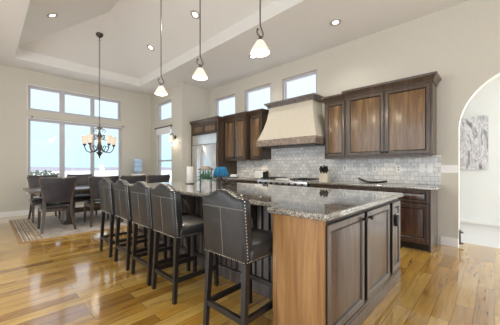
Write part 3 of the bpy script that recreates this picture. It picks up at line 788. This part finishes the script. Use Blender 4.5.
# ------------------------------------------------------------------ dining area
RG = 0.0135
t = thing('rug', 'beige and grey area rug with striped ends under the dining table', 'rug', (0.36, 5.36, 0))
r = MB(); r.box(0.02, 3.13, 0.02, 2.43, 0, 0.012, b=0.003); r.build('pile', M['rug'], t)
r = MB(); r.box(0, 3.15, 0, 0.03, 0, 0.013, b=0.003); r.box(0, 3.15, 2.42, 2.45, 0, 0.013, b=0.003); r.box(0, 0.03, 0.03, 2.42, 0, 0.013, b=0.003); r.box(3.12, 3.15, 0.03, 2.42, 0, 0.013, b=0.003); r.build('binding', M['ruge'], t)
TX0, TX1, TY0, TY1 = 0.54, 3.20, 5.98, 7.12
t = thing('dining_table', 'long dark wood trestle dining table under the chandelier', 'dining table', ((TX0+TX1)/2, (TY0+TY1)/2, RG))
hx, hy = (TX1-TX0)/2, (TY1-TY0)/2
r = MB(); r.box(-hx, hx, -hy, hy, 0.705, 0.75, b=0.008, seg=2); r.build('tabletop', M['chairwood'], t)
r = MB(); r.box(-hx+0.16, hx-0.16, -hy+0.14, hy-0.14, 0.62, 0.705); r.build('apron', M['chairwood'], t)
for s in (-1, 1):
    cx = s*0.68
    r = MB(); r.loft([rrect(0.085, 0.18, 0.02, 0.09, 2, cx), rrect(0.075, 0.16, 0.02, 0.2, 2, cx), rrect(0.07, 0.15, 0.02, 0.48, 2, cx), rrect(0.12, 0.26, 0.02, 0.62, 2, cx)]); r.build('pedestal', M['chairwood'], t)
    r = MB(); r.box(cx-0.09, cx+0.09, -0.19, 0.19, 0, 0.09, b=0.012); r.build('foot', M['chairwood'], t)
r = MB(); r.box(-0.62, 0.62, -0.035, 0.035, 0.20, 0.30, b=0.006); r.build('stretcher_beam', M['chairwood'], t)

def make_chair():
    t = thing('dining_chair', '', 'dining chair', (0, 0, RG), 0, 'dark upholstered chairs round the dining table')
    # faces +y, rear leg feet at y=0
    def bw(z): return 0.190+0.080*max(0, (z-0.5)/0.5)**1.3
    def by(z, u): return 0.055-0.10*max(0, (z-0.46)/0.54)**1.2-0.03*(1-u*u)+0.03
    nz, nu = 8, 9; front = []; back = []
    b = MB()
    rings = []
    for k in range(nz+1):
        z = 0.525+0.45*k/nz; fr = []; bk = []
        for i in range(nu+1):
            u = -1+2*i/nu; zz = z+(0.012*u*u if k == nz else 0)
            x = u*bw(z); y = by(z, u); e = 0.012 if abs(u) > 0.99 or k in (0, nz) else 0.0
            fr.append((x, y+0.028-e, zz)); bk.append((x, y-0.022+e, zz))
        rings.append(fr+bk[::-1])
    b.loft(rings); b.build('backrest', M['chairback'], t, 50)
    tp = MB(); pts = []
    for i in range(nu+1):
        u = -1+2*i/nu; pts.append((u*(bw(0.975)+0.006), by(0.975, u)+0.003, 0.985+0.012*u*u))
    tp.loft([[(p[0], p[1]-0.026, p[2]-0.012), (p[0], p[1]+0.03, p[2]-0.012), (p[0], p[1]+0.027, p[2]+0.010), (p[0], p[1]-0.022, p[2]+0.010)] for p in pts]); tp.build('top_rail', M['chairwood'], t)
    s = MB(); s.loft([rrect(0.245, 0.235, 0.03, 0.42, cy=0.29), rrect(0.252, 0.242, 0.035, 0.445, cy=0.29), rrect(0.245, 0.235, 0.04, 0.475, cy=0.29), rrect(0.19, 0.18, 0.05, 0.492, cy=0.29)]); s.build('seat', M['chairleather'], t, 60)
    f = MB(); f.box(-0.24, 0.24, 0.07, 0.52, 0.36, 0.42, b=0.006); f.build('seat_frame', M['chairwood'], t)
    for sx in (-1, 1):
        m = MB(); sec = lambda x, y, z, r: [(x-r, y-r, z), (x+r, y-r, z), (x+r, y+r, z), (x-r, y+r, z)]
        m.loft([sec(sx*0.250, -0.02, 0, 0.018), sec(sx*0.222, 0.035, 0.2, 0.022), sec(sx*0.203, 0.07, 0.42, 0.024), sec(sx*(bw(0.6)+0.008), by(0.6, 1)+0.003, 0.6, 0.019), sec(sx*(bw(0.97)+0.008), by(0.97, 1)+0.003, 0.97, 0.016)]); m.build('leg', M['chairwood'], t)
        m = MB(); m.loft([sec(sx*0.232, 0.53, 0, 0.016), sec(sx*0.226, 0.505, 0.2, 0.02), sec(sx*0.222, 0.495, 0.40, 0.024)]); m.build('leg', M['chairwood'], t)
    return t
ch0 = make_chair()
chairs = [(0.94, 5.80, 0.0, 'dark dining chair with its back to the room, at the striped end of the rug'),
          (1.70, 5.80, 0.0, 'dark dining chair partly hidden by the farthest bar stool, back to the room'),
          (2.29, 5.80, 0.03, 'dark dining chair under the water bottle, its back top showing over the stools'),
          (2.88, 5.80, -0.02, 'dark dining chair closest to the wall sconce, back top showing over the stools'),
          (0.93, 7.60, PI, 'dark dining chair facing the room before the left window pane'),
          (1.66, 7.60, PI, 'dark dining chair facing the room before the middle window pane')]
for i, (x, y, rz, lab) in enumerate(chairs):
    if i == 0: ch0.location = (x, y, RG); ch0['label'] = lab
    else: dup(ch0, (x, y, RG), rz, lab)

# water cooler by the window wall
t = thing('water_cooler', 'white water cooler with upturned blue bottle between window and corner', 'water cooler', (3.36, 8.16, 0))
r = MB(); r.box(-0.16, 0.16, -0.17, 0.17, 0, 0.98, b=0.015, seg=2); r.build('cabinet', M['plate'], t)
r = MB(); r.lathe([(0.02, 0.98), (0.03, 1.0), (0.04, 1.03), (0.11, 1.07), (0.125, 1.10), (0.125, 1.18), (0.110, 1.20), (0.125, 1.22), (0.125, 1.29), (0.110, 1.31), (0.125, 1.33), (0.125, 1.43), (0.11, 1.455), (0.02, 1.46)], 22); r.build('bottle', M['water'], t)
for sx in (-0.05, 0.05):
    r = MB(); r.box(sx-0.02, sx+0.02, -0.21, -0.17, 0.82, 0.86, b=0.005); r.build('tap', M['slot'], t)

# ------------------------------------------------------------------ lights
random.seed(11)
def make_recessed(label, loc, ry=0.0):
    t = thing('recessed_light', label, 'ceiling light', loc, 0, 'recessed ceiling lights'); t.rotation_euler = (0, ry, 0)
    r = MB(); r.lathe([(0.05, -0.001), (0.066, -0.003), (0.072, -0.010), (0.092, -0.007), (0.095, 0.0)], 24, cap0=False, cap1=False); r.build('trim_ring', M['ring'], t)
    r = MB(); r.lathe([(0.001, -0.003), (0.050, -0.003)], 24, cap0=False, cap1=False); r.build('lens', M['lens'], t)
    lamp('lamp_glow', 'SPOT', t, (0, 0, -0.02), 36, (1, 0.96, 0.90), 0.10, spot_size=2.3, spot_blend=0.8)
    return t
def slope_z(x): return VR-KS*abs(x-VC)
th = math.atan(KS)
def on_slope(x, y, side): 
    return (x, y, slope_z(x)-0.001)
make_recessed('recessed light on the left vault slope above the dining table', on_slope(0.87, 5.99, -1), -th)
make_recessed('recessed light on the right vault slope, the farther of two, near the far pendant', on_slope(2.75, 5.95, 1), th)
make_recessed('recessed light on the right vault slope, the nearer of two, beside the middle pendant rod', on_slope(2.74, 4.07, 1), th)
make_recessed('recessed light in the flat ceiling nearest the tall wall cabinets', (4.06, 1.92, CE-0.001))
make_recessed('recessed light in the flat ceiling just below the nearest pendant shade', (4.07, 3.83, CE-0.001))

def make_pendant():
    t = thing('pendant_light', '', 'pendant light', (0, 0, 0), 0, 'pendant lights over the island')   # origin at the shade's rim
    ztop = slope_z(2.15)-2.50
    r = MB(); r.tube([(0, 0, 0.33), (0, 0, ztop)], 0.008, 8); r.build('rod', M['bronze'], t)
    r = MB(); r.lathe([(0.012, ztop-0.06), (0.05, ztop-0.045), (0.062, ztop-0.03), (0.062, ztop+0.02)], 18); r.build('canopy', M['bronze'], t)
    r = MB()
    r.tube([(0, 0, 0.34)]+bez((0, 0, 0.33), (0.0, 0, 0.27), (0.055, 0, 0.25), (0.05, 0, 0.205), 8)[1:]+bez((0.05, 0, 0.205), (0.045, 0, 0.165), (-0.03, 0, 0.16), (-0.05, 0, 0.20), 8)[1:]+bez((-0.05, 0, 0.20), (-0.06, 0, 0.24), (-0.035, 0, 0.26), (-0.03, 0, 0.235), 6)[1:], 0.008, 8)
    r.tube([(0, 0, 0.175), (0, 0, 0.14)], 0.009, 8); r.build('scroll_hook', M['bronze'], t)
    r = MB(); r.lathe([(0.008, 0.165), (0.022, 0.155), (0.036, 0.125), (0.042, 0.115), (0.038, 0.11)], 18); r.build('cap', M['bronze'], t)
    r = MB(); r.lathe([(0.036, 0.126), (0.050, 0.105), (0.070, 0.07), (0.094, 0.03), (0.106, 0.005), (0.104, -0.012), (0.098, -0.008), (0.088, 0.03), (0.064, 0.07), (0.036, 0.112)], 28, cap0=False, cap1=False); r.build('glass_shade', M['shade'], t, 60)
    r = MB(); r.ball((0, 0, 0.06), 0.028, 12); r.build('bulb', M['bulb'], t)
    lamp('bulb_glow', 'POINT', t, (0, 0, -0.03), 16, (1, 0.86, 0.66), 0.05)
    return t
p0 = make_pendant()
pl = ['white glass pendant light on a bronze rod, nearest and largest of three',
      'white glass pendant light on a bronze rod, middle of the three over the island',
      'white glass pendant light on a bronze rod, farthest, before the side window']
for i, (x, y) in enumerate(((2.15, 1.91), (2.15, 3.07), (2.15, 4.25))):
    if i == 0: p0.location = (x, y, 2.50); p0['label'] = pl[0]
    else: dup(p0, (x, y, 2.50), None, pl[i])

# chandelier
CXc, CYc = 1.825, 6.58; ctop = VR-(VR-VZ)/(VY1-YH1)*(CYc-YH1)
t = thing('chandelier', 'bronze five-arm chandelier with glass cups hanging over the dining table', 'chandelier', (CXc, CYc, 1.40))
r = MB(); r.lathe([(0.015, ctop-1.40-0.07), (0.05, ctop-1.40-0.05), (0.075, ctop-1.40-0.02), (0.078, ctop-1.40+0.02)], 20); r.build('canopy', M['bronze'], t)
r = MB(); z = 0.80; top = ctop-1.40-0.06; i = 0
while z < top:
    hz = min(0.03, top-z)
    a = PI/2*(i % 2); q = [( 0.012*math.cos(u)*math.cos(a), 0.012*math.cos(u)*math.sin(a), z+0.022+0.026*math.sin(u)) for u in [2*PI*k/8 for k in range(9)]]
    r.tube(q, 0.0042, 5); z += 0.041; i += 1
r.build('chain', M['bronze'], t)
r = MB(); r.lathe([(0.006, 0.0), (0.016, 0.012), (0.012, 0.03), (0.02, 0.05), (0.045, 0.10), (0.075, 0.13), (0.035, 0.155), (0.028, 0.19), (0.05, 0.23), (0.06, 0.27), (0.035, 0.33), (0.022, 0.40), (0.03, 0.47), (0.045, 0.52), (0.03, 0.57), (0.016, 0.64), (0.03, 0.68), (0.06, 0.70), (0.02, 0.735), (0.008, 0.80)], 20); r.build('centre_column', M['bronze'], t)
va = math.atan2(CYc, CXc)
for k in range(5):
    a = va+2*PI*k/5; ca, sa = math.cos(a), math.sin(a)
    P = lambda rr, z: (rr*ca, rr*sa, z)
    r = MB(); path = [P(*q[:2]) for q in [(v[0], v[2]) for v in bez((0.02, 0, 0.27), (0.10, 0, 0.10), (0.30, 0, 0.08), (0.31, 0, 0.30), 14)]]
    r.tube(path, 0.011, 8)
    r.tube([P(v[0], v[2]) for v in bez((0.03, 0, 0.50), (0.20, 0, 0.62), (0.20, 0, 0.40), (0.10, 0, 0.43), 12)], 0.0085, 6)
    r.tube([P(v[0], v[2]) for v in bez((0.10, 0, 0.43), (0.05, 0, 0.46), (0.09, 0, 0.52), (0.12, 0, 0.49), 8)], 0.007, 6)
    r.tube([P(v[0], v[2]) for v in bez((0.10, 0, 0.175), (0.12, 0, 0.32), (0.22, 0, 0.30), (0.20, 0, 0.23), 10)], 0.0085, 6)
    r.tube([P(v[0], v[2]) for v in bez((0.02, 0, 0.66), (0.13, 0, 0.74), (0.15, 0, 0.60), (0.09, 0, 0.61), 10)], 0.007, 6)
    arm = r.build('arm', M['bronze'], t)
    c = MB(); c.lathe([(0.012, 0.28), (0.03, 0.30), (0.04, 0.325), (0.034, 0.33)], 14, (0.31*ca, 0.31*sa, 0)); c.build('candle_cup', M['bronze'], arm)
    c = MB(); c.lathe([(0.034, 0.325), (0.046, 0.35), (0.050, 0.40), (0.048, 0.45), (0.068, 0.51), (0.064, 0.51), (0.044, 0.45), (0.045, 0.40), (0.040, 0.355), (0.01, 0.335)], 18, (0.31*ca, 0.31*sa, 0), cap0=False); c.build('glass_shade', M['cup'], arm, 60)
lamp('bulb_glow', 'POINT', t, (0, 0, 0.55), 3.5, (1, 0.85, 0.65), 0.2)

# sconce
t = thing('wall_sconce', 'bronze wall sconce with lit glass shade beside the narrow window', 'wall lamp', (SX, 6.80, 2.08), KR)
r = MB(); r.T = Matrix.Rotation(PI/2, 4, 'X'); r.lathe([(0.055, 0), (0.055, 0.012), (0.03, 0.025)], 18); r.build('back_plate', M['bronze'], t)
r = MB(); r.tube(bez((0, -0.02, 0.0), (0, -0.10, 0.14), (0, -0.15, 0.12), (0, -0.15, 0.07), 10), 0.009, 8); r.lathe([(0.012, 0.075), (0.034, 0.06), (0.036, 0.045)], 14, (0, -0.15, 0)); r.build('arm', M['bronze'], t)
r = MB(); r.lathe([(0.034, 0.05), (0.045, 0.02), (0.058, -0.07), (0.062, -0.12), (0.057, -0.12), (0.052, -0.07), (0.04, 0.02)], 20, (0, -0.15, 0), cap0=False, cap1=False); r.build('glass_shade', M['shade'], t, 60)
lamp('bulb_glow', 'POINT', t, (0, -0.15, -0.14), 2.4, (1, 0.82, 0.58), 0.04)

# window coverings
t = thing('roller_shade', 'white roller shade drawn up at the top of the narrow side window', 'window shade', (SX, 7.505, 2.44), KR)
r = MB(); r.tube([(-0.52, -0.035, 0.01), (0.52, -0.035, 0.01)], 0.018, 10); r.build('roller', M['bronze'], t)
r = MB(); r.box(-0.45, 0.45, -0.028, -0.016, -0.20, 0.0, b=0.003); r.box(-0.45, 0.45, -0.034, -0.012, -0.215, -0.19, b=0.005); r.build('fabric', M['linen'], t)
for s in (-1, 1):
    r = MB(); r.box(s*0.505-0.008, s*0.505+0.008, -0.055, 0, -0.02, 0.035, b=0.003); r.build('bracket', M['bronze'], t)
t = thing('curtain_rod', 'thin bronze rod across the top of the wide lower window', 'curtain rod', (1.85, WY, 2.46))
r = MB(); r.tube([(-1.05, -0.05, 0), (1.14, -0.05, 0)], 0.008, 8); r.build('rod', M['vinyl'], t)
for s in (-1.04, 1.13):
    r = MB(); r.box(s-0.01, s+0.01, -0.065, 0, -0.02, 0.02, b=0.003); r.build('bracket', M['bronze'], t)

# ------------------------------------------------------------------ things on the island
CT = 0.92
t = thing('planter', 'whitewashed box planter of green succulents on the island', 'potted plant', (2.23, 3.03, CT), 0.75)
r = MB(); r.loft([rrect(0.062, 0.058, 0.006, 0, 2), rrect(0.068, 0.064, 0.006, 0.10, 2), rrect(0.058, 0.054, 0.005, 0.10, 2), rrect(0.056, 0.052, 0.005, 0.085, 2)]); r.build('box', M['ceramic'], t)
r = MB()
for k in range(60):
    a = random.uniform(0, 2*PI); el = random.uniform(0.1, 1.3); ln = random.uniform(0.10, 0.215); c = Vector((random.uniform(-0.045, 0.045), random.uniform(-0.04, 0.04), 0.085))
    d = Vector((math.cos(a)*math.cos(el), math.sin(a)*math.cos(el), math.sin(el))); side = d.cross(Vector((0, 0, 1))).normalized(); up = side.cross(d)
    q = [c+d*ln*f+Vector((0, 0, -0.35*ln*f*f*math.cos(el))) for f in (0, .35, .7, 1)]
    wd = [0.007, 0.014, 0.011, 0.001]
    r.loft([[p-side*v, p+up*v*0.45, p+side*v, p-up*v*0.45] for p, v in zip(q, wd)])
r.build('succulent_leaves', M['leaf'], t, 50)
t = thing('lantern', 'wood-topped dark metal lantern behind the succulent planter', 'lantern', (2.42, 3.30, CT), 0.5)
r = MB(); r.box(-0.075, 0.075, -0.075, 0.075, 0, 0.02, b=0.003); r.build('base', M['roofwood'], t)
for sx in (-1, 1):
    for sy in (-1, 1):
        r = MB(); r.box(sx*0.065-0.006, sx*0.065+0.006, sy*0.065-0.006, sy*0.065+0.006, 0.02, 0.235); r.build('post', M['black'], t)
r = MB(); r.loft([rrect(0.095, 0.095, 0.006, 0.235, 2), rrect(0.095, 0.095, 0.006, 0.25, 2), rrect(0.05, 0.05, 0.006, 0.285, 2), rrect(0.045, 0.045, 0.006, 0.295, 2)]); r.build('roof', M['roofwood'], t)
r = MB(); r.lathe([(0.028, 0.02), (0.028, 0.11), (0.02, 0.115)], 14); r.build('candle', M['cream'], t)
t = thing('paper_towel_roll', 'white paper towel roll standing left of the succulent planter', 'paper towel', (2.36, 3.66, CT))
r = MB(); r.lathe([(0.075, 0), (0.075, 0.012), (0.01, 0.014)], 20); r.tube([(0, 0, 0.01), (0, 0, 0.31)], 0.007, 8); r.build('holder', M['bronze'], t)
r = MB(); r.lathe([(0.02, 0.014), (0.052, 0.014), (0.054, 0.02), (0.054, 0.28), (0.052, 0.286), (0.02, 0.286)], 22); r.build('roll', M['linen'], t)
SXP, SYP = 2.60, 3.02
t = thing('cake_stand', 'dark pedestal stand carrying the blue towel on the island', 'stand', (SXP, SYP, CT))
r = MB(); r.lathe([(0.085, 0), (0.085, 0.008), (0.05, 0.018), (0.014, 0.03)], 22); r.build('base', M['bronze'], t)
r = MB(); r.lathe([(0.014, 0.02), (0.011, 0.05), (0.018, 0.07), (0.011, 0.09), (0.016, 0.115)], 14); r.build('stem', M['bronze'], t)
r = MB(); r.lathe([(0.03, 0.112), (0.19, 0.116), (0.195, 0.122), (0.19, 0.126), (0.01, 0.126)], 28); r.build('plate', M['bronze'], t)
r = MB(); rings = []; nn = 66
for k, (rr, z) in enumerate(((0.112, 0.0), (0.122, 0.004), (0.116, 0.05), (0.100, 0.10), (0.085, 0.135), (0.05, 0.145), (0.005, 0.147))):
    am = (1-k/6)*0.17
    rings.append([((rr*(1+am*math.sin(9*u)+am*0.5*math.sin(4*u+1)))*math.cos(u), 0.9*(rr*(1+am*math.sin(9*u)+am*0.5*math.sin(4*u+1)))*math.sin(u), z+0.010*math.sin(5*u)*(1 if 1 < k < 6 else 0)) for u in [2*PI*i/nn for i in range(nn)]])
r.loft(rings); o = tag(r.build('towel', M['blue'], smooth=70), 'blue towel draped in folds on the dark pedestal stand', 'towel'); o.location = (SXP-0.055, SYP+0.057, CT+0.1275)
r = MB()
for k in range(2): r.box(-0.07, 0.07, -0.05, 0.05, k*0.018, k*0.018+0.0175, b=0.007, seg=2)
o = tag(r.build('folded_napkin', M['linen'], smooth=60), 'white folded napkins lying right beside the blue towel on its stand', 'napkin'); o.location = (SXP+0.085, SYP-0.088, CT+0.1275); o.rotation_euler = (0, 0, 0.72)
t = thing('pepper_mill', 'slim dark pepper mill just left of the blue towel stand', 'pepper mill', (2.40, 2.91, CT))
r = MB(); r.lathe([(0.026, 0), (0.028, 0.01), (0.02, 0.05), (0.017, 0.08), (0.024, 0.11)], 16); r.build('body', M['espresso'], t)
r = MB(); r.lathe([(0.02, 0.112), (0.026, 0.13), (0.02, 0.155), (0.006, 0.165)], 16); r.build('head', M['espresso'], t)

# ------------------------------------------------------------------ things on the back counter
t = thing('toaster', 'white and chrome two-slot toaster left of the range', 'toaster', (4.55, 4.03, CT), KR)
r = MB(); r.loft([rrect(0.13, 0.085, 0.03, 0.012), rrect(0.14, 0.092, 0.04, 0.03), rrect(0.14, 0.092, 0.045, 0.15), rrect(0.125, 0.078, 0.045, 0.185), rrect(0.10, 0.055, 0.04, 0.192)]); r.build('body', M['plate'], t, 50)
for s in (-0.03, 0.03):
    r = MB(); r.box(-0.09, 0.09, s-0.013, s+0.013, 0.185, 0.1935); r.build('slot', M['black'], t)
for sx in (-1, 1):
    r = MB(); r.box(sx*0.138-0.012, sx*0.138+0.012, -0.07, 0.07, 0.012, 0.165, b=0.008); r.build('end_cap', M['black' if sx > 0 else 'steel'], t)
r = MB(); r.box(0.15, 0.168, -0.02, 0.02, 0.11, 0.125, b=0.003); r.build('lever', M['black'], t)
r = MB(); r.box(-0.12, 0.12, -0.075, 0.075, 0, 0.013); r.build('foot_base', M['black'], t)
t = thing('soap_bottle', 'small dark bottle with a white cap behind the toaster', 'bottle', (4.76, 4.00, CT))
r = MB(); r.lathe([(0.034, 0), (0.036, 0.01), (0.036, 0.15), (0.014, 0.185), (0.014, 0.20)], 18); r.build('body', M['espresso'], t)
r = MB(); r.lathe([(0.019, 0.195), (0.019, 0.24), (0.012, 0.25)], 14); r.build('cap', M['plate'], t)
t = thing('knife_block', 'cream knife block full of black-handled knives right of the range', 'knife block', (4.62, 2.40, CT), KR)
r = MB(); r.prism([(-0.09, 0.0), (0.10, 0.0), (0.10, 0.14), (0.04, 0.225), (-0.07, 0.15)], -0.085, 0.085, 'x'); r.build('block', [M['cream']], t, 0)
dirk = Vector((0, -0.55, 0.83)).normalized()
for i in range(3):
    for j in range(3):
        p = Vector((-0.055+0.055*i, 0.018-0.036*j, 0.206-0.0245*j)); r = MB()
        r.tube([p-dirk*0.02, p+dirk*0.05, p+dirk*(0.11+0.02*((i+j) % 2))], [0.013, 0.011, 0.014], 8); r.build('knife', M['black'], t)
r = MB(); nn = 14; rings = []
for i in range(nn+1):
    u = -1+2*i/nn; wd = 0.11*(1-u*u)**0.6+0.004; lift = 0.07*abs(u)**2.4 if u > 0 else 0.03*abs(u)**2
    x = u*0.235
    rings.append([(x, -wd, 0.018+lift+0.012), (x, -wd*0.5, 0.006+lift), (x, 0, 0.0+lift), (x, wd*0.5, 0.006+lift), (x, wd, 0.03+lift), (x, wd*0.5, 0.014+lift), (x, 0, 0.008+lift), (x, -wd*0.5, 0.014+lift)])
r.loft(rings); o = tag(r.build('leaf_tray', M['bronze'], smooth=60), 'dark leaf-shaped tray on the back counter under the tall cabinets', 'tray'); o.location = (4.60, 1.52, CT); o.rotation_euler = (0, 0, PI/2+0.05)

# ------------------------------------------------------------------ arch side
t = thing('painting', 'tall grey and white abstract canvas on the hall wall beyond the arch', 'painting', (6.3, 0.29, 1.64))
r = MB(); r.box(-0.035, -0.001, -0.205, 0.205, -0.49, 0.49, b=0.003); r.build('canvas', M['canvas'], t)
r = MB(); r.box(-0.038, -0.035, -0.203, 0.203, -0.488, 0.488); r.build('painted_face', M['paint'], t)
t = thing('gate_bracket', 'small dark bronze bracket fixed low on the arch jamb', 'bracket', (4.97, 0.39, 0.13), 0)
r = MB(); r.box(-0.022, 0.022, -0.022, 0, -0.10, 0.12, b=0.005); r.build('plate', M['bronze'], t)
for z in (-0.08, 0.085):
    r = MB(); r.tube([(0, -0.015, z), (0, -0.034, z), (0, -0.042, z+0.008)], [0.016, 0.016, 0.020], 8); r.build('hook', M['bronze'], t)
